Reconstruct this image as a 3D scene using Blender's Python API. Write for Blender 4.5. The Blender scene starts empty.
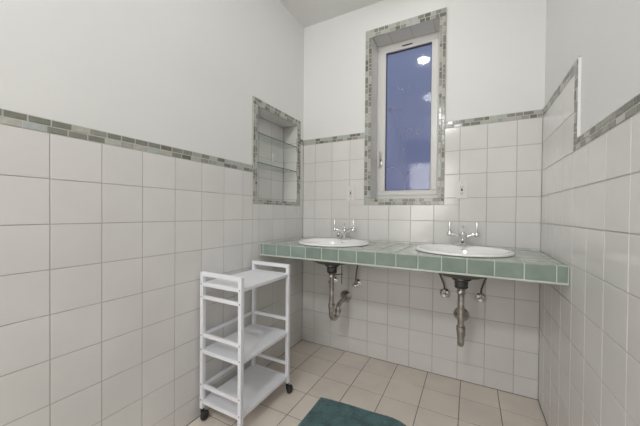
import bpy, bmesh, math, random
from mathutils import Vector, Matrix
random.seed(7)
C = bpy.context.scene
COL = C.collection
PI = math.pi

# ---------------------------------------------------------------- camera
def make_camera():
    yaw, pitch, roll = .4879, -.0103, .0089
    fw = Vector((-math.sin(yaw)*math.cos(pitch), math.cos(yaw)*math.cos(pitch), math.sin(pitch)))
    r = fw.cross(Vector((0, 0, 1))).normalized(); u = r.cross(fw)
    r2 = r*math.cos(roll)+u*math.sin(roll); u2 = u*math.cos(roll)-r*math.sin(roll)
    cd = bpy.data.cameras.new('camera'); cam = bpy.data.objects.new('camera', cd); COL.objects.link(cam)
    m = Matrix((r2, u2, -fw)).transposed().to_4x4(); m.translation = Vector((1.2738, -2.0892, 1.0966))
    cam.matrix_world = m
    cd.sensor_width = 36; cd.lens = 284.4375*36/640; cd.shift_y = 2.8926/640; cd.clip_start = .02
    C.camera = cam
make_camera()

# ---------------------------------------------------------------- world: blue dusk sky, seen only through the window
w = bpy.data.worlds.new('dusk'); C.world = w; w.use_nodes = True
nt = w.node_tree; nt.nodes.clear()
wo = nt.nodes.new('ShaderNodeOutputWorld'); bg = nt.nodes.new('ShaderNodeBackground')
tc = nt.nodes.new('ShaderNodeTexCoord'); sx = nt.nodes.new('ShaderNodeSeparateXYZ'); rp = nt.nodes.new('ShaderNodeValToRGB')
nt.links.new(tc.outputs['Generated'], sx.inputs[0]); nt.links.new(sx.outputs['Z'], rp.inputs[0])
rp.color_ramp.elements[0].position = .0; rp.color_ramp.elements[0].color = (.105, .122, .24, 1)
rp.color_ramp.elements[1].position = .5; rp.color_ramp.elements[1].color = (.19, .225, .35, 1)
nt.links.new(rp.outputs[0], bg.inputs[0]); nt.links.new(bg.outputs[0], wo.inputs[0]); bg.inputs[1].default_value = 1.0

# ---------------------------------------------------------------- lights and exposure
LAMP_MAIN = 8.0      # emission of the ceiling lamp diffusers
LAMP_SMALL = 70.0
def area(name, loc, target, sx_, sy_, power, col):
    l = bpy.data.lights.new(name, 'AREA'); l.shape = 'RECTANGLE'; l.size = sx_; l.size_y = sy_; l.energy = power; l.color = col
    o = bpy.data.objects.new(name, l); COL.objects.link(o); o.location = loc
    o.rotation_euler = (Vector(target)-Vector(loc)).to_track_quat('-Z', 'Y').to_euler()
    return o
REAR = 25.0; REAR_FILL = 32.0
area('rear_ceiling_light', (.86, -2.95, 2.67), (.85, 0, .5), .30, .30, REAR, (.97, .985, 1))
area('rear_fill_light', (.50, -4.27, 1.2), (.9, 0, .8), .9, 2.0, REAR_FILL, (1, .97, .925))  # added fill panel behind the camera, lifts the shade under the counter
C.view_settings.view_transform = 'Standard'; C.view_settings.look = 'None'
C.view_settings.exposure = 0.0; C.view_settings.gamma = 1.0; C.view_settings.use_curve_mapping = False

# ---------------------------------------------------------------- materials
def mat(name, col, rough=.5, metal=0, noise=0, nscale=8, bump=0, bscale=40, spec=.5, coat=0, island=0, sheen=0, detail=3):
    m = bpy.data.materials.new(name); m.use_nodes = True; t = m.node_tree; b = t.nodes['Principled BSDF']
    b.inputs['Roughness'].default_value = rough; b.inputs['Metallic'].default_value = metal
    b.inputs['Specular IOR Level'].default_value = spec; b.inputs['Coat Weight'].default_value = coat
    b.inputs['Sheen Weight'].default_value = sheen
    tc = t.nodes.new('ShaderNodeTexCoord')
    n = t.nodes.new('ShaderNodeTexNoise'); n.inputs['Scale'].default_value = nscale; n.inputs['Detail'].default_value = detail
    t.links.new(tc.outputs['Object'], n.inputs['Vector'])
    r = t.nodes.new('ShaderNodeValToRGB'); k = noise
    r.color_ramp.elements[0].position = .3; r.color_ramp.elements[1].position = .7
    r.color_ramp.elements[0].color = tuple(c*(1-k) for c in col)+(1,); r.color_ramp.elements[1].color = tuple(min(1, c*(1+k)) for c in col)+(1,)
    t.links.new(n.outputs['Fac'], r.inputs[0]); out = r.outputs[0]
    if island:
        g = t.nodes.new('ShaderNodeNewGeometry'); h = t.nodes.new('ShaderNodeHueSaturation')
        mr = t.nodes.new('ShaderNodeMapRange'); mr.inputs['To Min'].default_value = 1-island; mr.inputs['To Max'].default_value = 1+island
        t.links.new(g.outputs['Random Per Island'], mr.inputs['Value']); t.links.new(mr.outputs[0], h.inputs['Value'])
        t.links.new(out, h.inputs['Color']); out = h.outputs[0]
    t.links.new(out, b.inputs['Base Color'])
    if bump:
        n2 = t.nodes.new('ShaderNodeTexNoise'); n2.inputs['Scale'].default_value = bscale; n2.inputs['Detail'].default_value = 3
        t.links.new(tc.outputs['Object'], n2.inputs['Vector'])
        bp = t.nodes.new('ShaderNodeBump'); bp.inputs['Strength'].default_value = bump; bp.inputs['Distance'].default_value = .002
        t.links.new(n2.outputs['Fac'], bp.inputs['Height']); t.links.new(bp.outputs[0], b.inputs['Normal'])
    return m
M = {}
M['plaster'] = mat('plaster', (.80, .80, .79), .5, noise=.012, nscale=2, bump=.12, bscale=60, spec=.35)
M['ceiling'] = mat('ceiling_paint', (.82, .82, .80), .7, noise=.01, bump=.1, bscale=80)
M['tile'] = mat('white_wall_tile', (.74, .73, .715), .12, noise=.03, nscale=5, island=.02, bump=.05, bscale=9)
M['grout'] = mat('wall_grout', (.42, .40, .37), .85, noise=.1, nscale=12)
M['mgrout'] = mat('pale_grout', (.52, .51, .475), .85, noise=.05, nscale=20)
M['edge'] = mat('white_edge_paint', (.85, .85, .84), .5)
M['floor'] = mat('floor_tile', (.82, .74, .665), .35, noise=.05, nscale=6, island=.04, bump=.1, bscale=30)
M['fgrout'] = mat('floor_grout', (.25, .21, .175), .9, noise=.15, nscale=14)
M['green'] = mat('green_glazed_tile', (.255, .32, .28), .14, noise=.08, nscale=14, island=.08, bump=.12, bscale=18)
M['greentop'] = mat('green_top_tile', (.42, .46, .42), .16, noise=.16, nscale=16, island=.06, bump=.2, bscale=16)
M['cgrout'] = mat('counter_grout', (.60, .66, .60), .8, noise=.08, nscale=20)
M['porcelain'] = mat('porcelain', (.93, .93, .92), .12, coat=.3)
M['underside'] = mat('dark_underside', (.13, .12, .11), .6, noise=.2)  # dark tone for the outer faces of the bowl below the rim
M['chrome'] = mat('chrome', (.80, .80, .80), .12, metal=1)
M['dullmetal'] = mat('tarnished_chrome', (.48, .46, .43), .28, metal=1, noise=.35, nscale=30)
M['darkmetal'] = mat('dark_drain_metal', (.10, .10, .10), .4, metal=.7, noise=.3, nscale=30)
M['hose'] = mat('grey_hose', (.12, .11, .10), .45, metal=.5)
M['white'] = mat('white_enamel', (.86, .87, .92), .35, noise=.01)
M['shelfwhite'] = mat('white_laminate', (.87, .88, .92), .4, noise=.015, nscale=10)
M['upvc'] = mat('white_window_plastic', (.76, .75, .73), .3)
M['hole'] = mat('grey_recess', (.42, .42, .41), .7)
M['gasket'] = mat('window_gasket', (.05, .065, .10), .6)
M['black'] = mat('black_rubber', (.018, .02, .02), .45)
M['slot'] = mat('dark_slot', (.02, .02, .02), .6)
M['plate'] = mat('outlet_plastic', (.74, .73, .70), .3)
M['rug'] = mat('teal_bath_mat', (.070, .150, .160), .95, noise=.35, nscale=18, bump=1, bscale=260, sheen=.4, spec=.1, detail=6)
M['twig'] = mat('pale_bark', (.36, .37, .46), .8, noise=.2)
M['leaf'] = mat('pale_dry_leaf', (.52, .50, .58), .7, noise=.2)

def mosaic_mat():
    m = bpy.data.materials.new('glass_mosaic'); m.use_nodes = True; t = m.node_tree; b = t.nodes['Principled BSDF']
    g = t.nodes.new('ShaderNodeNewGeometry'); r = t.nodes.new('ShaderNodeValToRGB'); r.color_ramp.interpolation = 'CONSTANT'
    cols = [(.17, .175, .145), (.30, .305, .265), (.43, .47, .46), (.22, .225, .19), (.47, .465, .42), (.36, .375, .34), (.25, .255, .22), (.48, .475, .43)]
    e = r.color_ramp.elements
    e[0].position = 0; e[0].color = cols[0]+(1,); e[1].position = 1/8; e[1].color = cols[1]+(1,)
    for i in range(2, 8):
        x = e.new(i/8); x.color = cols[i]+(1,)
    t.links.new(g.outputs['Random Per Island'], r.inputs[0])
    n = t.nodes.new('ShaderNodeTexNoise'); tc = t.nodes.new('ShaderNodeTexCoord'); n.inputs['Scale'].default_value = 45
    t.links.new(tc.outputs['Object'], n.inputs['Vector'])
    mx = t.nodes.new('ShaderNodeMixRGB'); mx.blend_type = 'OVERLAY'; mx.inputs[0].default_value = .25
    t.links.new(r.outputs[0], mx.inputs[1]); t.links.new(n.outputs['Fac'], mx.inputs[2]); t.links.new(mx.outputs[0], b.inputs['Base Color'])
    b.inputs['Roughness'].default_value = .18
    return m
BACK = []
M['mosaic'] = mosaic_mat()

def pane_mat(name, tint, ior=1.45, boost=0.0):
    m = bpy.data.materials.new(name); m.use_nodes = True; t = m.node_tree; t.nodes.clear()
    o = t.nodes.new('ShaderNodeOutputMaterial'); mx = t.nodes.new('ShaderNodeMixShader'); tr = t.nodes.new('ShaderNodeBsdfTransparent')
    gl = t.nodes.new('ShaderNodeBsdfGlossy'); fr = t.nodes.new('ShaderNodeFresnel')
    fr.inputs['IOR'].default_value = ior; tr.inputs[0].default_value = tint+(1,); gl.inputs['Roughness'].default_value = .07
    ge = t.nodes.new('ShaderNodeNewGeometry'); ma = t.nodes.new('ShaderNodeMath'); ma.operation = 'MULTIPLY_ADD'   # same reflectance on both faces of the thin sheet
    ma.inputs[1].default_value = 1/ior-ior; ma.inputs[2].default_value = ior; t.links.new(ge.outputs['Backfacing'], ma.inputs[0]); t.links.new(ma.outputs[0], fr.inputs['IOR'])
    t.links.new(fr.outputs[0], mx.inputs[0]); t.links.new(tr.outputs[0], mx.inputs[1]); t.links.new(gl.outputs[0], mx.inputs[2]); t.links.new(mx.outputs[0], o.inputs[0])
    return m
M['pane'] = pane_mat('window_glass', (.95, .96, .99), 1.45)
M['shelfglass'] = pane_mat('shelf_glass', (.90, .94, .92), 1.5)
M['glassedge'] = mat('green_glass_edge', (.12, .16, .14), .15)
def emit_mat(name, col, s):
    m = bpy.data.materials.new(name); m.use_nodes = True; b = m.node_tree.nodes['Principled BSDF']
    b.inputs['Base Color'].default_value = col+(1,); b.inputs['Emission Color'].default_value = col+(1,); b.inputs['Emission Strength'].default_value = s
    return m

# ---------------------------------------------------------------- mesh helpers
class MB:
    def __init__(s): s.bm = bmesh.new()
    def box(s, a, b, bev=0):
        a, b = Vector(a), Vector(b); c = (a+b)/2; d = b-a
        r = bmesh.ops.create_cube(s.bm, size=1, matrix=Matrix.Translation(c) @ Matrix.Diagonal((abs(d.x), abs(d.y), abs(d.z), 1)))
        if bev:
            es = list({e for v in r['verts'] for e in v.link_edges})
            bmesh.ops.bevel(s.bm, geom=es, offset=bev, segments=2, affect='EDGES', profile=.6)
        return s
    def tube(s, pts, r, n=12, cap=True):
        pts = [Vector(p) for p in pts]; rs = r if isinstance(r, (list, tuple)) else [r]*len(pts)
        rings = []; up = None
        for i, p in enumerate(pts):
            d = (pts[min(i+1, len(pts)-1)]-pts[max(i-1, 0)]).normalized()
            if up is None: up = d.orthogonal().normalized()
            else: up = (up-d*up.dot(d)).normalized()
            v = d.cross(up)
            rings.append([s.bm.verts.new(p+(up*math.cos(2*PI*k/n)+v*math.sin(2*PI*k/n))*rs[i]) for k in range(n)])
        for a, b in zip(rings, rings[1:]):
            for k in range(n):
                s.bm.faces.new((a[k], a[(k+1) % n], b[(k+1) % n], b[k]))
        if cap: s.bm.faces.new(rings[0][::-1]); s.bm.faces.new(rings[-1])
        return s
    def lathe(s, prof, c=(0, 0, 0), axis=(0, 0, 1), n=32, sx=1, sy=1):
        # prof: (radius, height) pairs along the axis; the ends are closed
        q = Vector((0, 0, 1)).rotation_difference(Vector(axis)); c = Vector(c); rings = []
        for (r, h) in prof:
            rings.append([s.bm.verts.new(c+q @ Vector((r*sx*math.cos(2*PI*k/n), r*sy*math.sin(2*PI*k/n), h))) for k in range(n)])
        for a, b in zip(rings, rings[1:]):
            for k in range(n): s.bm.faces.new((a[k], a[(k+1) % n], b[(k+1) % n], b[k]))
        s.bm.faces.new(rings[0][::-1]); s.bm.faces.new(rings[-1])
        return s
    def ball(s, c, r, sc=(1, 1, 1)):
        bmesh.ops.create_uvsphere(s.bm, u_segments=20, v_segments=12, radius=r, matrix=Matrix.Translation(c) @ Matrix.Diagonal(tuple(sc)+(1,)))
        return s
    def build(s, name, m, parent=None, smooth=False, angle=40):
        bmesh.ops.recalc_face_normals(s.bm, faces=s.bm.faces)
        me = bpy.data.meshes.new(name); s.bm.to_mesh(me); s.bm.free()
        for k in (m if isinstance(m, list) else [m]): me.materials.append(k)
        if smooth:
            me.polygons.foreach_set('use_smooth', [True]*len(me.polygons))
            me.set_sharp_from_angle(angle=math.radians(angle))
        o = bpy.data.objects.new(name, me); COL.objects.link(o)
        if parent:
            o.parent = parent
            o.matrix_parent_inverse = Matrix.Translation(-parent.location) if parent.type == 'EMPTY' else Matrix.Identity(4)
        return o
def struct(o, label=None):
    o['kind'] = 'structure'
    if label: o['label'] = label
    return o
def tag(o, label, cat, group=None):
    o['label'] = label; o['category'] = cat
    if group: o['group'] = group
    return o
def thing(name, loc, label, cat, group=None):
    o = bpy.data.objects.new(name, None); COL.objects.link(o); o.location = loc; o.empty_display_size = .05
    return tag(o, label, cat, group)
def arc(c, a, b, a0, a1, n=10):
    # points c + a*cos + b*sin
    c, a, b = Vector(c), Vector(a), Vector(b)
    return [c+a*math.cos(a0+(a1-a0)*i/n)+b*math.sin(a0+(a1-a0)*i/n) for i in range(n+1)]

# rectangles in a plane, minus rectangular openings
def subtract(r, holes):
    out = [r]
    for h in holes:
        nx = []
        for (u0, v0, u1, v1) in out:
            a0, b0, a1, b1 = max(u0, h[0]), max(v0, h[1]), min(u1, h[2]), min(v1, h[3])
            if a0 >= a1-1e-6 or b0 >= b1-1e-6: nx.append((u0, v0, u1, v1)); continue
            if b0 > v0: nx.append((u0, v0, u1, b0))
            if b1 < v1: nx.append((u0, b1, u1, v1))
            if a0 > u0: nx.append((u0, b0, a0, b1))
            if a1 < u1: nx.append((a1, b0, u1, b1))
        out = nx
    return out
def slab(mb, P, r, t0, t1, holes=()):
    # P(u, v, n) gives a point; box between depth t0 and t1
    for (u0, v0, u1, v1) in subtract(r, holes): mb.box(P(u0, v0, t0), P(u1, v1, t1))
def steps(off, st, a, b):
    k = math.ceil((a-off)/st-1e-6); l = [a]
    while off+k*st < b-1e-4:
        if off+k*st > a+1e-4: l.append(off+k*st)
        k += 1
    return l+[b]
def tiles(mb, P, us, vs, holes=(), gap=.0013, bev=.0014, sink=.0035, jit=.00035):
    bm = mb.bm
    for i in range(len(us)-1):
        for j in range(len(vs)-1):
            cell = (us[i], vs[j], us[i+1], vs[j+1])
            if cell[2]-cell[0] < .008 or cell[3]-cell[1] < .006: continue
            tu, tv, tn = [random.uniform(-jit, jit) for _ in range(3)]
            for (u0, v0, u1, v1) in subtract(cell, holes):
                ins = [abs(u0-cell[0]) < 1e-6 or any(abs(u0-h[2]) < 1e-6 for h in holes), abs(v0-cell[1]) < 1e-6 or any(abs(v0-h[3]) < 1e-6 for h in holes),
                       abs(u1-cell[2]) < 1e-6 or any(abs(u1-h[0]) < 1e-6 for h in holes), abs(v1-cell[3]) < 1e-6 or any(abs(v1-h[1]) < 1e-6 for h in holes)]
                g = [gap if k else 0 for k in ins]; e = [gap+bev if k else 0 for k in ins]
                if u1-u0 < .006 or v1-v0 < .006: continue
                def z(u, v, n=0):
                    return n+tn*.3+tu*((u-cell[0])/(cell[2]-cell[0])-.5)+tv*((v-cell[1])/(cell[3]-cell[1])-.5)
                bt = [(u0+g[0], v0+g[1]), (u1-g[2], v0+g[1]), (u1-g[2], v1-g[3]), (u0+g[0], v1-g[3])]
                md = bt; tp = [(u0+e[0], v0+e[1]), (u1-e[2], v0+e[1]), (u1-e[2], v1-e[3]), (u0+e[0], v1-e[3])]
                A = [bm.verts.new(P(u, v, -sink)) for u, v in bt]; B = [bm.verts.new(P(u, v, z(u, v, -bev*.7))) for u, v in md]; D = [bm.verts.new(P(u, v, z(u, v))) for u, v in tp]
                for k in range(4):
                    l = (k+1) % 4
                    bm.faces.new((A[k], A[l], B[l], B[k])); bm.faces.new((B[k], B[l], D[l], D[k]))
                bm.faces.new(D); bm.faces.new(A[::-1])
def mosaic(mb, P, r, along='u', rows=2, lens=(.048, .056), holes=()):
    # a brick-laid strip of little glass pieces filling rectangle r
    u0, v0, u1, v1 = r
    if along == 'v':
        Q = lambda a, b, n: P(b, a, n); a0, b0, a1, b1 = v0, u0, v1, u1
    else: Q = P; a0, b0, a1, b1 = r
    BACK.append((P, r))
    for k in range(rows):
        x = a0; x -= random.uniform(0, lens[1]) if k else 0
        bb0 = b0+(b1-b0)*k/rows; bb1 = b0+(b1-b0)*(k+1)/rows
        while x < a1:
            L = random.uniform(*lens); s0, s1 = max(x, a0), min(x+L, a1)
            if s1-s0 > .008: tiles(mb, Q, [s0, s1], [bb0, bb1], gap=.0023, bev=.0009, sink=.0034, jit=.0006)
            x += L

def backing(parent):
    mb = MB()
    for (P, r) in BACK: mb.box(P(r[0]+.0004, r[1]+.0004, -.0014), P(r[2]-.0004, r[3]-.0004, -.0045))
    BACK.clear(); mb.build('mosaic_grout', M['mgrout'], parent)

# ---------------------------------------------------------------- room dimensions
S = .1556; W = 1.639; H = 2.682; YR = -4.3
LOW = 1.3604; HIGH = LOW+2*S; BH = .046       # tile tops and border height
PB = lambda u, v, n: Vector((u, -n, v))       # back wall: u = x
PL = lambda u, v, n: Vector((n, u, v))        # left wall: u = y
PR = lambda u, v, n: Vector((W-n, u, v))      # right wall: u = y
PF = lambda u, v, n: Vector((u, v, n))        # floor
PC = lambda u, v, n: Vector((u, v, H-n))      # ceiling
WIN = (.598, 1.206, 1.070, 2.428); WTR = (.546, 1.160, 1.112, 2.485)
NI = (-.594, 1.184, -.097, 1.814); NTR = (-.637, 1.154, -.048, 1.863)
def grow(r, d): return (r[0]-d, r[1]-d, r[2]+d, r[3]+d)

# floor
mb = MB(); mb.box((-.25, YR-.2, -.1), (W+.25, .25, -.0022)); fl = struct(mb.build('floor', M['fgrout']), 'beige square tile floor with brown joints')
mb = MB(); tiles(mb, PF, steps(.1999, .2056, 0, W), steps(-.196, .2056, YR, 0), gap=.0022, bev=.0016, sink=.006, jit=.0006)
mb.build('floor_tiles', M['floor'], fl)
# ceiling
mb = MB(); mb.box((-.25, YR-.2, H), (W+.25, .25, H+.1)); struct(mb.build('ceiling', M['ceiling']), 'plain off-white painted ceiling')

# back wall
mb = MB(); slab(mb, PB, (-.25, -.1, W+.25, H+.1), -.01, -.22, [grow(WIN, .010)])
wb = struct(mb.build('wall_back', M['plaster']), 'white plaster wall with tiled lower part, window and counter')
mb = MB(); slab(mb, PB, (0, 0, W, HIGH+BH), -.0018, -.0102, [WIN])
slab(mb, PB, WTR, -.0018, -.0102, [WIN, (0, 0, W, HIGH+BH)])
# tiled reveal backing
x0, z0, x1, z1 = WIN
mb.box((x0-.0105, 0, z0-.0105), (x0-.0018, .15, z1+.0105)); mb.box((x1+.0018, 0, z0-.0105), (x1+.0105, .15, z1+.0105))
mb.box((x0-.0105, 0, z1+.0018), (x1+.0105, .15, z1+.0105)); mb.box((x0-.0105, 0, z0-.0105), (x1+.0105, .15, z0-.0018))
mb.build('wall_grout', M['grout'], wb)
mb = MB(); tiles(mb, PB, steps(.1153, S, 0, W), steps(HIGH, S, 0, HIGH), [WTR])
# reveal tiles
tiles(mb, lambda u, v, n: Vector((x0+n, u, v)), [.002, .15], steps(HIGH, S, z0, z1)); tiles(mb, lambda u, v, n: Vector((x1-n, u, v)), [.002, .15], steps(HIGH, S, z0, z1))
tiles(mb, lambda u, v, n: Vector((u, v, z1-n)), steps(x0+.12, S, x0, x1), [.002, .15])
mb.build('wall_tiles', M['tile'], wb)
mb = MB()
for a, b in ((0, WTR[0]), (WTR[2], W)): mosaic(mb, PB, (a, HIGH, b, HIGH+BH), lens=(.03, .06))
mb.build('mosaic_border', M['mosaic'], wb)

def frame_mosaic(mb, P, o, i, lens=(.024, .055), off=.0015):
    Q = lambda u, v, n: P(u, v, n+off)
    mosaic(mb, Q, (o[0], o[1], o[2], i[1]), 'u', lens=lens); mosaic(mb, Q, (o[0], i[3], o[2], o[3]), 'u', lens=lens)
    mosaic(mb, Q, (o[0], i[1], i[0], i[3]), 'v', lens=lens); mosaic(mb, Q, (i[2], i[1], o[2], i[3]), 'v', lens=lens)
mb = MB(); frame_mosaic(mb, PB, WTR, WIN)
Qs = lambda u, v, n: Vector((u, v, z0+n))
mosaic(mb, Qs, (x0, .004, x1, .15), 'u', rows=5, lens=(.024, .055))
mb.build('window_mosaic_surround', M['mosaic'], wb); backing(wb)

# left wall
mb = MB(); slab(mb, PL, (YR-.2, -.1, .01, H+.1), -.01, -.22, [grow(NI, .010)]); mb.box((-.22, NI[0]-.02, NI[1]-.02), (-.15, NI[2]+.02, NI[3]+.02))
wl = struct(mb.build('wall_left', M['plaster']), 'white plaster wall with pale tiles below a mosaic border and a recessed niche')
lh = [(YR, LOW+BH, NTR[0], H), (YR, HIGH+BH, 0, H)]
mb = MB(); slab(mb, PL, (YR, 0, NTR[0], LOW+BH), -.0018, -.0102); slab(mb, PL, (NTR[0], 0, 0, NTR[1]), -.0018, -.0102)
slab(mb, PL, (NTR[2], NTR[1], 0, HIGH+BH), -.0018, -.0102); slab(mb, PL, NTR, -.0018, -.0102, [NI])
D = .14; y0, n0, y1, n1 = NI
mb.box((-.0105, y0-.0105, n0-.0105), (-D-.01, y0-.0018, n1+.0105)); mb.box((-.0105, y1+.0018, n0-.0105), (-D-.01, y1+.0105, n1+.0105))
mb.box((-.0105, y0-.01, n0-.0105), (-D-.01, y1+.01, n0-.0018)); mb.box((-.0105, y0-.01, n1+.0018), (-D-.01, y1+.01, n1+.0105)); mb.box((-D-.01, y0-.01, n0-.01), (-D-.0018, y1+.01, n1+.01))
mb.build('wall_grout', M['grout'], wl)
lv = steps(LOW, S, 0, LOW)
mb = MB(); us = steps(-.2614, S, YR, 0)
tiles(mb, PL, [u for u in us if u < NTR[0]]+[NTR[0]], lv); tiles(mb, PL, [NTR[0]]+[u for u in us if u > NTR[0]], lv+[HIGH], [(NTR[0], NTR[1], NTR[2], 9), (NTR[2], LOW+1e-4, 0, LOW+2e-4)])
nv = steps(LOW, S, n0, n1); nu = steps(-.2614, S, y0, y1)
tiles(mb, lambda u, v, n: Vector((-D+n, u, v)), nu, nv)
tiles(mb, lambda u, v, n: Vector((-u, y1-n, v)), [.002, D], nv); tiles(mb, lambda u, v, n: Vector((-u, y0+n, v)), [.002, D], nv)
tiles(mb, lambda u, v, n: Vector((-u, v, n0+n)), [.002, D], nu); tiles(mb, lambda u, v, n: Vector((-u, v, n1-n)), [.002, D], nu)
mb.build('wall_tiles', M['tile'], wl)
mb = MB(); mosaic(mb, PL, (YR, LOW, NTR[0], LOW+BH+.002), lens=(.052, .060)); mosaic(mb, PL, (NTR[2], HIGH, 0, HIGH+BH), lens=(.03, .05))
mb.build('mosaic_border', M['mosaic'], wl)
mb = MB(); frame_mosaic(mb, PL, NTR, NI, lens=(.018, .05)); mb.build('niche_mosaic_surround', M['mosaic'], wl); backing(wl)

# right wall: tile bed steps down by two courses
TR = .009; YS = -.622; LB = LOW-.006
mb = MB(); mb.box((W+TR, YR-.2, -.1), (W+.22, .01, H+.1))
wr = struct(mb.build('wall_right', M['plaster']), 'white plaster wall whose tiled lower part steps down towards the viewer')
mb = MB(); slab(mb, PR, (YR, 0, 0, LB+BH), -.0018, -TR-.0005); slab(mb, PR, (YS, LB+BH, 0, HIGH+BH), -.0018, -TR-.0005)
mb.build('wall_grout', M['mgrout'], wr)
mb = MB(); mb.box((W-.0002, YS-.003, LB+BH+.0005), (W+TR-.0002, YS-.0002, HIGH+BH+.003)); mb.box((W-.0002, YS-.003, HIGH+BH+.0002), (W+TR-.0002, -.0005, HIGH+BH+.003))
mb.box((W+.0005, YR, LB+BH+.0002), (W+TR-.0002, YS-.003, LB+BH+.0025)); mb.build('plaster_edge', M['edge'], wr)
mb = MB(); rus = steps(-.278, S, YR, 0)
tiles(mb, PR, rus, steps(LOW, S, 0, LB), [(YR, LB, YS+.047, 9)], gap=.0019)
tiles(mb, PR, rus, [LOW-S+1e-5 if False else LB, LOW+S, HIGH], [(YR, LB-.001, YS+.047, 9)], gap=.0019)
mb.build('wall_tiles', M['tile'], wr)
mb = MB(); mosaic(mb, PR, (YR, LB, YS+.047, LB+BH), lens=(.045, .06)); mosaic(mb, PR, (YS+.047, HIGH, 0, HIGH+BH), lens=(.04, .06)); mosaic(mb, PR, (YS, LB+BH, YS+.047, HIGH+BH), 'v', lens=(.035, .06))
mb.build('mosaic_border', M['mosaic'], wr); backing(wr)
# rear wall behind the camera
mb = MB(); mb.box((-.22, YR-.2, -.1), (W+.22, YR, H+.1)); struct(mb.build('wall_rear', M['plaster']), 'plain white wall behind the viewer')

# ---------------------------------------------------------------- window
fy = .15
wx0, wz0, wx1, wz1 = x0-.008, z0-.004, x1+.008, z1+.008
gx0, gz0, gx1, gz1 = .664, 1.276, 1.006, 2.366
wroot = bpy.data.objects.new('window_1', None); COL.objects.link(wroot); wroot.location = ((wx0+wx1)/2, fy, wz0); struct(wroot, 'tall narrow white-framed window with dusk-blue glass')
def ring(mb, o, i, ya, yb, bev=.002):
    for (a, b, c, d) in subtract(o, [i]): mb.box((a, ya, b), (c, yb, d), bev)
mb = MB(); ring(mb, (wx0, wz0, wx1, wz1), (.622, 1.240, 1.048, 2.404), fy+.006, .215)
mb.build('window_frame', M['upvc'], wroot)
mb = MB(); ring(mb, (.619, 1.237, 1.051, 2.407), (gx0, gz0, gx1, gz1), fy, .195, .004)
ring(mb, (gx0-.006, gz0-.006, gx1+.006, gz1+.006), (gx0+.001, gz0+.001, gx1-.001, gz1-.001), fy-.002, fy+.014, .002)
sash = mb.build('sash', M['upvc'], wroot)
mb = MB(); ring(mb, (gx0-.002, gz0-.002, gx1+.002, gz1+.002), (gx0+.005, gz0+.005, gx1-.005, gz1-.007), fy+.012, fy+.024, 0); mb.build('gasket', M['gasket'], wroot)
mb = MB(); mb.box((gx0-.004, fy+.018, gz0-.004), (gx1+.004, fy+.022, gz1+.004)); mb.build('glass_pane', M['pane'], wroot)
mb = MB(); mb.box((.79, fy-.004, 2.384), (.865, fy+.004, 2.392), .001); mb.build('vent_slot', M['slot'], wroot)['label'] = 'narrow dark vent slot at the top of the frame'
mb = MB(); mb.box((.70, fy-.0025, 1.247), (.775, fy+.003, 1.258), .001); mb.build('hinge_cover', M['plate'], wroot)
mb = MB(); mb.box((.622, fy-.012, 1.475), (.644, fy+.002, 1.53), .003)
mb.tube([(.633, fy-.01, 1.515), (.633, fy-.035, 1.517), (.633, fy-.04, 1.53), (.632, fy-.036, 1.56), (.631, fy-.034, 1.585)], [.006, .006, .006, .0055, .005]); mb.tube([(.633, fy-.01, 1.49), (.633, fy-.022, 1.487), (.628, fy-.026, 1.465), (.615, fy-.022, 1.46)], .004)
mb.build('window_handle', M['dullmetal'], wroot, True)

mb = MB(); mb.box((-.6, .251, -.14), (2.4, 2.2, -.01)); struct(mb.build('ground', M['fgrout']), 'ground outside the window')
# bare branch of a climbing shrub close behind the pane
t = thing('bare_shrub', (.80, .35, .2), 'pale bare twigs of a shrub close behind the blue window glass', 'shrub')
SEG = [
[(0.776, 0.35, 1.245), (0.782, 0.35, 1.421), (0.771, 0.35, 1.631), (0.737, 0.35, 1.743), (0.71, 0.35, 1.839), (0.65, 0.35, 1.924)] ,
[(0.737, 0.35, 1.743), (0.769, 0.35, 1.79), (0.81, 0.35, 1.809)] ,
[(0.771, 0.35, 1.631), (0.819, 0.35, 1.709), (0.866, 0.35, 1.761)] ,
[(0.782, 0.35, 1.421), (0.723, 0.35, 1.475), (0.655, 0.35, 1.488)] ,
[(0.772, 0.35, 1.505), (0.739, 0.35, 1.566), (0.729, 0.35, 1.719)] ,
[(0.71, 0.35, 1.839), (0.743, 0.35, 1.953), (0.782, 0.35, 2.063), (0.805, 0.35, 2.174)] ,
[(0.743, 0.35, 1.953), (0.7, 0.35, 1.993), (0.666, 0.35, 1.99)] ,
[(0.782, 0.35, 2.063), (0.757, 0.35, 2.134), (0.732, 0.35, 2.147)] ,
[(0.782, 0.35, 1.421), (0.838, 0.35, 1.459), (0.885, 0.35, 1.489)] ,
[(0.866, 0.35, 1.761), (0.897, 0.35, 1.822), (0.904, 0.35, 1.878)] ,
]
SEG[0] = [(.80, .36, -.02), (.79, .36, .4), (.82, .36, .8)]+SEG[0]
rt = random.Random(4)
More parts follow.
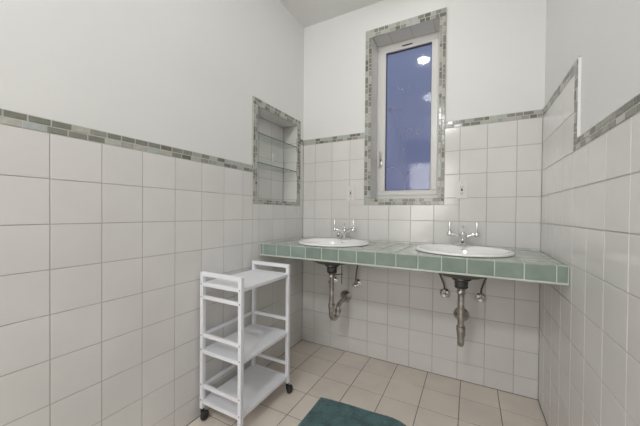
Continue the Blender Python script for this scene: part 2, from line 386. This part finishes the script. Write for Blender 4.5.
for k, sg in enumerate(SEG):
    pts = []
    for (p, q) in zip(sg, sg[1:]):
        for j in range(4): pts.append(Vector(p).lerp(Vector(q), j/4)+Vector((rt.uniform(-.004, .004), rt.uniform(-.006, .006), rt.uniform(-.004, .004)))*(1 if j else 0))
    pts.append(Vector(sg[-1])); n = len(pts); r0 = .0042 if k == 0 else .0024
    mb = MB(); mb.tube(pts, [r0*(1-.7*i/n) for i in range(n)], 7); o = mb.build('twig', M['twig'], t, True)
    if k in (1, 2, 3, 6, 7, 8):
        p = pts[-1]
        for m_ in range(3):
            a = Vector((rt.uniform(-1, 1), rt.uniform(-.2, .2), rt.uniform(-.5, .3))).normalized()*.035; b = Vector((0, 0, 1))*.009; th_ = Vector((0, .0012, 0)); q = [p, p+a*.5+b, p+a, p+a*.5-b]
            mb = MB(); v1 = [mb.bm.verts.new(x) for x in q]; v2 = [mb.bm.verts.new(x+th_) for x in q]; mb.bm.faces.new(v1); mb.bm.faces.new(v2[::-1])
            for j in range(4): mb.bm.faces.new((v1[j], v1[(j+1) % 4], v2[(j+1) % 4], v2[j]))
            mb.build('leaf', M['leaf'], o)

# ---------------------------------------------------------------- ceiling lamps
def ceiling_lamp(x, y, r, strength, label):
    t = thing('ceiling_lamp', (x, y, H), label, 'lamp', 'flush ceiling lamps')
    mb = MB(); mb.lathe([(r*1.08, H-.0005), (r*1.1, H-.012), (r*1.04, H-.022), (r*.9, H-.024)], (x, y, 0), n=40); mb.build('lamp_base', M['chrome'], t, True)
    mb = MB(); mb.lathe([(r, H-.022)]+[(r*math.cos(a), H-.024-r*.38*math.sin(a)) for a in [i*PI/2/8 for i in range(1, 8)]]+[(.004, H-.024-r*.38)], (x, y, 0), n=40)
    mb.build('lamp_shade', emit_mat('lamp_glow', (1, .975, .94), strength), t, True)
ceiling_lamp(.82, -1.62, .13, LAMP_MAIN, 'round flush ceiling lamp in the middle of the room')
ceiling_lamp(.83, -.62, .055, LAMP_SMALL, 'small round ceiling lamp above the sinks, nearest the window')

# ---------------------------------------------------------------- countertop with two sinks
CZ = .886; CF = -.564; CB = .803
SK = [(.425, 'left'), (1.231, 'right')]; SY = -.287; SA = .250; SB = .236
def cut(o, xs, a, b):
    # round openings for the basins
    for xc in xs:
        mb = MB(); mb.lathe([(1, .5), (1, 1.2)], (xc, SY, 0), n=64, sx=a, sy=b); c = mb.build('cutter', M['grout'])
        md = o.modifiers.new('hole', 'BOOLEAN'); md.object = c; md.operation = 'DIFFERENCE'; md.solver = 'EXACT'
        dg = bpy.context.evaluated_depsgraph_get(); me = bpy.data.meshes.new_from_object(o.evaluated_get(dg)); o.modifiers.clear(); old = o.data; o.data = me
        bpy.data.meshes.remove(old); bpy.data.objects.remove(c)
t = thing('countertop', (W/2, -.28, CB), 'long counter covered in green glazed tiles with pale joints, under both sinks', 'countertop')
mb = MB(); mb.box((.002, CF+.004, CB), (W-.002, -.002, CZ-.003)); mb.box((.002, CF-.0010, CB+.002), (W-.002, CF+.01, CB+.010), .001)
sl = mb.build('grout_bed', M['cgrout'], t)
cxs = steps(.0246, .1123, .003, W-.003)
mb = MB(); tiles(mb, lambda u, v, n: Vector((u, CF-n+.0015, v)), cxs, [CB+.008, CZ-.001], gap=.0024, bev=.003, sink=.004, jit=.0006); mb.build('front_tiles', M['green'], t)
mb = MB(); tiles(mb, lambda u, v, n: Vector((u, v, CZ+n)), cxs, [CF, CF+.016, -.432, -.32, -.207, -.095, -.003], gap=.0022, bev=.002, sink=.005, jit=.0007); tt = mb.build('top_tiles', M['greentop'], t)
cut(sl, [s[0] for s in SK], SA*.9, SB*.9); cut(tt, [s[0] for s in SK], SA*.9, SB*.9)

def basin(xc, side):
    t = thing('sink', (xc, SY, CZ), 'oval white porcelain drop-in sink on the %s side of the green counter' % side, 'sink', 'oval sinks in the counter')
    # (scale, height) rings from outer rim over the top and into the bowl, then back up the outside
    prof = [(1.0, .0022), (1.003, .006), (.99, .0115), (.965, .0145), (.93, .015), (.885, .0125), (.85, .004), (.82, -.012), (.78, -.04), (.71, -.075), (.58, -.105), (.40, -.123), (.20, -.131), (.09, -.133),
            (.09, -.142), (.22, -.142), (.42, -.135), (.62, -.116), (.75, -.084), (.82, -.045), (.86, -.015), (.87, .0012)]
    n = 72; mb = MB(); rings = []
    for (s_, h) in prof:
        ring_ = []
        for k in range(n):
            a = 2*PI*k/n; x = SA*s_*math.cos(a); y = SB*s_*math.sin(a)
            # the bowl sits forward of the rim, leaving a tap ledge at the back
            if s_ < .9: y = y*(.90 if h > -.13 else 1)-.018
            ring_.append(mb.bm.verts.new((xc+x, SY+y, CZ+h+.001)))
        rings.append(ring_)
    rings.append(rings[0])
    for a, b in zip(rings, rings[1:]):
        for k in range(n): mb.bm.faces.new((a[k], a[(k+1) % n], b[(k+1) % n], b[k]))
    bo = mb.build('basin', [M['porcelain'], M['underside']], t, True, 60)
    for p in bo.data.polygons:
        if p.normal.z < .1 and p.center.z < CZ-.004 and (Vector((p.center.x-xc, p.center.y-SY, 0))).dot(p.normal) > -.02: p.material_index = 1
    mb = MB(); mb.lathe([(.026, -.128), (.026, -.1255), (.018, -.1255), (.016, -.129), (.006, -.127), (.004, -.124)], (xc, SY-.018, CZ+.001), n=24); mb.build('drain_plug', M['chrome'], t, True)
    # small overflow slot on the front inner slope of the rim
    mb = MB(); mb.ball((xc, SY+.160, CZ-.010), .009, (1.3, .6, .5)); mb.build('overflow_hole', M['hole'], t, True)
for xc, side in SK: basin(xc, side)

# ---------------------------------------------------------------- taps
def tap(xc, side):
    yb = SY+SB*.80; z = CZ+.0145
    t = thing('faucet', (xc, yb, z), 'chrome bridge faucet with two upright levers on the %s sink' % side, 'faucet', 'chrome faucets behind the basins')
    mb = MB(); mb.lathe([(.045, 0), (.045, .004), (.038, .008), (.02, .010)], (xc, yb, z), sx=1.35, sy=.55, n=32); mb.build('base_plate', M['chrome'], t, True)
    mb = MB(); mb.lathe([(.023, .008), (.024, .014), (.017, .022), (.015, .034), (.022, .046), (.026, .058), (.024, .070), (.015, .078), (.011, .084)], (xc, yb, z), n=28)
    mb.build('faucet_body', M['chrome'], t, True, 50)
    for s in (-1, 1):
        mb = MB(); mb.tube([(xc+s*.012, yb, z+.048), (xc+s*.030, yb-.002, z+.062), (xc+s*.050, yb-.004, z+.069), (xc+s*.076, yb-.004, z+.072)], [.011, .010, .009, .010], 14)
        mb.lathe([(.013, -.004), (.015, 0), (.015, .008), (.012, .011)], (xc+s*.050, yb-.004, z+.069), axis=(s, 0, .15), n=20); mb.build('arm', M['chrome'], t, True)
        mb = MB(); mb.lathe([(.010, -.016), (.0155, -.012), (.0165, 0), (.015, .010), (.0085, .016)], (xc+s*.076, yb-.004, z+.074), n=20)
        mb.tube([(xc+s*.076, yb-.004, z+.085), (xc+s*.076, yb-.004, z+.11), (xc+s*.0765, yb-.004, z+.142), (xc+s*.0765, yb-.004, z+.148)], [.0072, .0080, .0086, .0070], 14); mb.build('lever_handle', M['chrome'], t, True)
    mb = MB(); mb.tube([(xc, yb-.005, z+.052), (xc, yb-.04, z+.056), (xc, yb-.075, z+.052), (xc, yb-.10, z+.042), (xc, yb-.106, z+.030)], [.015, .014, .0125, .012, .012], 16); sp = mb.build('spout', M['chrome'], t, True)
    mb = MB(); mb.lathe([(.0095, 0), (.0095, .002)], (xc, yb-.1065, z+.0275), n=18); mb.build('spout_opening', M['slot'], sp)
    mb = MB(); mb.tube([(xc, yb+.010, z+.07), (xc, yb+.010, z+.112)], .0028, 10); mb.lathe([(.003, 0), (.008, .003), (.0085, .010), (.004, .015)], (xc, yb+.010, z+.108), n=16); mb.build('pop_up_knob', M['chrome'], t, True)
for xc, side in SK: tap(xc, side)

# ---------------------------------------------------------------- drains, valves and hoses under the counter
def trap(xc, side, xf, turn, lab):
    yd = SY-.018; zb = CZ-.142
    t = thing('drain_trap', (xc, yd, .36), lab, 'pipe', 'chrome drain traps under the counter')
    mb = MB(); mb.lathe([(.048, .0), (.050, -.012), (.036, -.020), (.033, -.050), (.036, -.054), (.030, -.062)], (xc, yd, zb-.001), n=28); mb.build('drain_flange', M['darkmetal'], t, True)
    mb = MB(); mb.tube([(xc, yd, zb-.055), (xc, yd, .56), (xc, yd, .45)], .0165, 20); mb.build('tailpiece', M['dullmetal'], t, True)
    for k, (zz, r) in enumerate(((.66, .022), (.455, .024))):
        mb = MB(); mb.lathe([(r*.85, -.014), (r, -.011), (r, .009), (r*.85, .013)], (xc, yd, zz), n=8 if k == 0 else 24); mb.build('slip_nut', M['dullmetal'], t, True)
    dx = Vector((xf-xc, -yd, 0)); R = .034; dr = (Vector((turn, .5, 0))).normalized() if turn else Vector((0, 1, 0))
    p0 = Vector((xc, yd, .45)); c = Vector((xc, yd, .39))+dr*R
    pts = [p0, Vector((xc, yd, .40))]+arc(c, -dr*R, Vector((0, 0, -R)), 0, PI, 12)
    top = Vector((xc, yd, 0))+dr*2*R
    pts += [Vector((top.x, top.y, .40))]
    mb = MB(); mb.tube(pts, .0185, 18); mb.build('trap_bend', M['dullmetal'], t, True)
    zf = .438; e = Vector((xf, -.002, zf)); q = Vector((top.x, top.y, .41))
    dirh = (Vector((e.x, e.y, 0))-Vector((q.x, q.y, 0)));  L = dirh.length; dirh.normalize()
    rr = .035
    pts = [Vector((q.x, q.y, .40)), q-Vector((0, 0, .004))]+arc(Vector((q.x, q.y, zf-rr))+dirh*rr, -dirh*rr, Vector((0, 0, rr)), 0, PI/2, 6)+[e]
    mb = MB(); mb.tube(pts, .0165, 18); mb.build('waste_arm', M['dullmetal'], t, True)
    mb = MB(); mb.lathe([(.024, -.012), (.024, .010)], (q.x, q.y, .402), n=20); mb.build('slip_nut', M['dullmetal'], t, True)
    mb = MB(); mb.lathe([(.046, .001), (.046, .006), (.036, .013), (.024, .022), (.022, .034)], (xf, 0, zf), axis=(0, -1, 0), n=30); mb.build('wall_flange', M['dullmetal'], t, True)
    if side == 'right': return
    mb = MB(); mb.tube([(xc, yd, .665), (xc+.035, yd+.03, .668), (xc+.06, yd+.05, .67)], .0035, 8); mb.tube([(xc+.055, yd+.045, .60), (xc+.055, yd+.045, .741)], .003, 8); mb.build('pop_up_rod', M['darkmetal'], t, True)
trap(.425, 'left', .405, .15, 'chrome drain trap with its bend turned sideways under the left sink')
trap(1.231, 'right', 1.226, 0, 'chrome drain trap hanging straight under the right sink')
def valve(xv, zv, xs, lab):
    t = thing('shutoff_valve', (xv, 0, zv), lab, 'valve', 'shutoff valves under the counter')
    mb = MB(); mb.lathe([(.031, .001), (.031, .005), (.022, .012), (.011, .015)], (xv, 0, zv), axis=(0, -1, 0), n=28); mb.build('wall_flange', M['chrome'], t, True)
    mb = MB(); mb.tube([(xv, -.010, zv), (xv, -.062, zv)], .0095, 14); mb.tube([(xv, -.048, zv), (xv, -.048, zv+.028)], .0085, 12); mb.lathe([(.011, 0), (.011, .012)], (xv, -.048, zv+.022), n=6); mb.build('valve_body', M['dullmetal'], t, True)
    mb = MB(); mb.lathe([(.008, .058), (.019, .062), (.019, .070), (.012, .075)], (xv, 0, zv), axis=(0, -1, 0), n=20, sx=1.15, sy=.7); mb.build('valve_handle', M['chrome'], t, True)
    mb = MB(); mb.tube([(xv, -.048, zv+.032), (xv+(xs-xv)*.05, -.05, zv+.07), (xv+(xs-xv)*.3, -.055, zv+.13), (xv+(xs-xv)*.7, -.06, zv+.19), (xs, -.065, min(CB-.004, zv+.245))], .0052, 10); mb.build('supply_hose', M['hose'], t, True)
valve(.300, .552, .255, 'chrome wall valve behind the left sink pipe, leftmost of the four')
valve(.505, .552, .545, 'chrome wall valve with dark hose to the right of the left sink pipe')
valve(1.126, .565, 1.035, 'chrome wall valve with dark hose just left of the right sink pipe')
valve(1.334, .563, 1.41, 'chrome wall valve right of the right sink pipe, rightmost of the four')

# ---------------------------------------------------------------- outlets
def outlet(xc, zc, lab):
    t = thing('wall_outlet', (xc, 0, zc), lab, 'outlet', 'outlets on the back wall')
    mb = MB(); mb.box((xc-.035, -.0065, zc-.0585), (xc+.035, -.0002, zc+.0585), .0025); mb.build('cover_plate', M['plate'], t)
    mb = MB(); mb.box((xc-.0168, -.0085, zc-.0335), (xc+.0168, -.006, zc+.0335), .0012); f = mb.build('socket_face', M['plate'], t)
    for s in (-1, 1):
        for dx in (-.0062, .0062):
            mb = MB(); mb.box((xc+dx-.0012, -.0089, zc+s*.020-.0045), (xc+dx+.0012, -.0083, zc+s*.020+.0045)); mb.build('slot', M['slot'], f)
        mb = MB(); mb.lathe([(.0028, .0083), (.0028, .0089)], (xc, 0, zc+s*.020-.009), axis=(0, -1, 0), n=12); mb.build('ground_hole', M['slot'], f)
    mb = MB(); mb.box((xc-.006, -.0102, zc-.0075), (xc+.006, -.0082, zc-.0008), .0006); mb.build('test_button', M['slot'], f)['label'] = 'dark test button'
    mb = MB(); mb.box((xc-.006, -.0102, zc+.0008), (xc+.006, -.0082, zc+.0075), .0006); mb.build('reset_button', M['slot'], f)
    for s in (-1, 1):
        mb = MB(); mb.lathe([(.003, .006), (.0028, .0078)], (xc, 0, zc+s*.049), axis=(0, -1, 0), n=12); mb.build('screw', M['dullmetal'], t)
outlet(.438, 1.252, 'white wall outlet above the left sink, left of the window')
outlet(1.219, 1.256, 'white wall outlet above the right sink, right of the window')

# ---------------------------------------------------------------- niche shelves and hook
def gshelf(z, lab):
    mb = MB(); mb.box((-D+.002, y0+.002, z-.0035), (-.006, y1-.002, z+.0035)); mb.box((-.006, y0+.002, z-.0035), (-.0045, y1-.002, z+.0035))
    o = mb.build('glass_shelf', [M['shelfglass'], M['glassedge']]); tag(o, lab, 'shelf', 'glass shelves in the niche')
    for p in o.data.polygons:
        if p.center.x > -.0065: p.material_index = 1
gshelf(1.6375, 'upper clear glass shelf inside the wall niche'); gshelf(1.4355, 'lower clear glass shelf inside the wall niche')
mb = MB(); mb.box((-D+.0005, -.262, 1.505), (-D+.006, -.240, 1.575), .002); mb.tube([(-D+.005, -.251, 1.53), (-D+.022, -.251, 1.525), (-D+.026, -.251, 1.54)], .004)
hk = mb.build('wall_hook', M['white'], None, True); tag(hk, 'small white hook on the back of the niche between the glass shelves', 'hook')

# ---------------------------------------------------------------- trolley
def trolley():
    X0, X1, Y0, Y1 = .030, .297, -1.055, -.655; h = .0105
    t = thing('rolling_cart', ((X0+X1)/2, (Y0+Y1)/2, 0), 'white three-tier rolling cart with metal frame beside the left wall', 'cart')
    def bar(a, b, w_, name, m='white'):
        mb = MB(); a = Vector(a); b = Vector(b); lo = Vector([min(a[i], b[i])-w_[i] for i in range(3)]); hi = Vector([max(a[i], b[i])+w_[i] for i in range(3)]); mb.box(lo, hi, .0025); return mb.build(name, M[m], t)
    for x in (X0, X1):
        for y in (Y0, Y1):
            p = bar((x, y, .060), (x, y, .768), (h, h, 0), 'post')
            for z in (.72, .45, .375, .19, .108)+((.652,) if y == Y0 else ()):
                sg = -1 if y == Y0 else 1
                mb = MB(); mb.lathe([(.0045, h-.0005), (.0035, h+.002)], (x, y, z), axis=(0, sg, 0), n=10)
                mb.build('bolt', M['dullmetal'], p)
    for y in (Y0, Y1):
        bar((X0, y, .772), (X1, y, .772), (h, h, .0105), 'rail')
        for z in (.450, .179)+((.650,) if y == Y0 else ()): bar((X0+h, y, z), (X1-h, y, z), (-.0005, .007, .0095), 'rail')
    for z in (.450, .179): bar((X0, Y0+h, z), (X0, Y1-h, z), (.006, -.0005, .0085), 'side_rail')
    for z in (.726, .372, .106):
        mb = MB(); mb.box((X0-.004, Y0+h+.001, z-.004), (X1+.006, Y1-h-.001, z), .001)
        for (a, b) in (((X0-.004, Y0+h+.001), (X1+.006, Y0+h+.004)), ((X0-.004, Y1-h-.004), (X1+.006, Y1-h-.001)), ((X0-.004, Y0+h+.001), (X0-.001, Y1-h-.001)), ((X1+.003, Y0+h+.001), (X1+.006, Y1-h-.001))):
            mb.box((a[0], a[1], z-.016), (b[0], b[1], z-.002))
        mb.build('shelf', M['shelfwhite'], t)
        for y in (Y0, Y1): bar((X0+h, y, z-.008), (X1-h, y, z-.008), (-.0005, .0085, .010), 'shelf_support')
    for x in (X0, X1):
        for y in (Y0, Y1):
            sg = 1 if x == X1 or True else -1
            mb = MB(); mb.lathe([(.008, .040), (.010, .044), (.010, .0595), (.006, .0598)], (x, y, 0), n=14)
            mb.box((x-.004, y-.009, .022), (x+.004, y+.009, .050), .002); c = mb.build('caster', M['black'], t, True)
            mb = MB(); mb.lathe([(.012, -.0125), (.0195, -.0105), (.0245, -.005), (.0255, 0), (.0245, .005), (.0195, .0105), (.012, .0125)], (x+.018, y, .0258), axis=(1, 0, 0), n=30); mb.build('wheel', M['black'], c, True)
trolley()

# ---------------------------------------------------------------- bath mat
def bathmat():
    # outline read on the floor: straight left side, slightly bowed far edge, rounded right corner
    far = [(.500, -.604), (.56, -.594), (.68, -.583), (.78, -.578), (.86, -.570), (.915, -.565), (.955, -.571), (.99, -.586), (1.015, -.610), (1.03, -.65)]
    def edge(x):
        for (a, b), (c, d) in zip(far, far[1:]):
            if a <= x <= c: return b+(d-b)*(x-a)/(c-a)
        return far[-1][1]
    mb = MB(); nx, ny = 110, 130; rr = random.Random(3); V = []; yn = -1.42
    for i in range(nx+1):
        x = .5+.53*i/nx; yf = edge(x); row = []
        for j in range(ny+1):
            y = yf+(yn-yf)*j/ny; e = min(i, nx-i, j, ny-j)
            z = .004+.011*min(1, e/2.5)+(rr.uniform(-.0018, .0018) if e else 0)+.0012*math.sin(9*x+7*y)
            row.append(mb.bm.verts.new((x+rr.uniform(-.0008, .0008), y, z)))
        V.append(row)
    for i in range(nx):
        for j in range(ny): mb.bm.faces.new((V[i][j], V[i+1][j], V[i+1][j+1], V[i][j+1]))
    b = [V[i][0] for i in range(nx+1)]+[V[nx][j] for j in range(1, ny+1)]+[V[i][ny] for i in range(nx-1, -1, -1)]+[V[0][j] for j in range(ny-1, 0, -1)]
    lo = [mb.bm.verts.new((v.co.x, v.co.y, .0008)) for v in b]
    for k in range(len(b)): mb.bm.faces.new((b[k], b[(k+1) % len(b)], lo[(k+1) % len(b)], lo[k]))
    mb.bm.faces.new(lo)
    o = mb.build('bath_mat', M['rug'], None, True, 180); tag(o, 'dark teal bath mat lying on the beige floor tiles', 'bath mat')
bathmat()
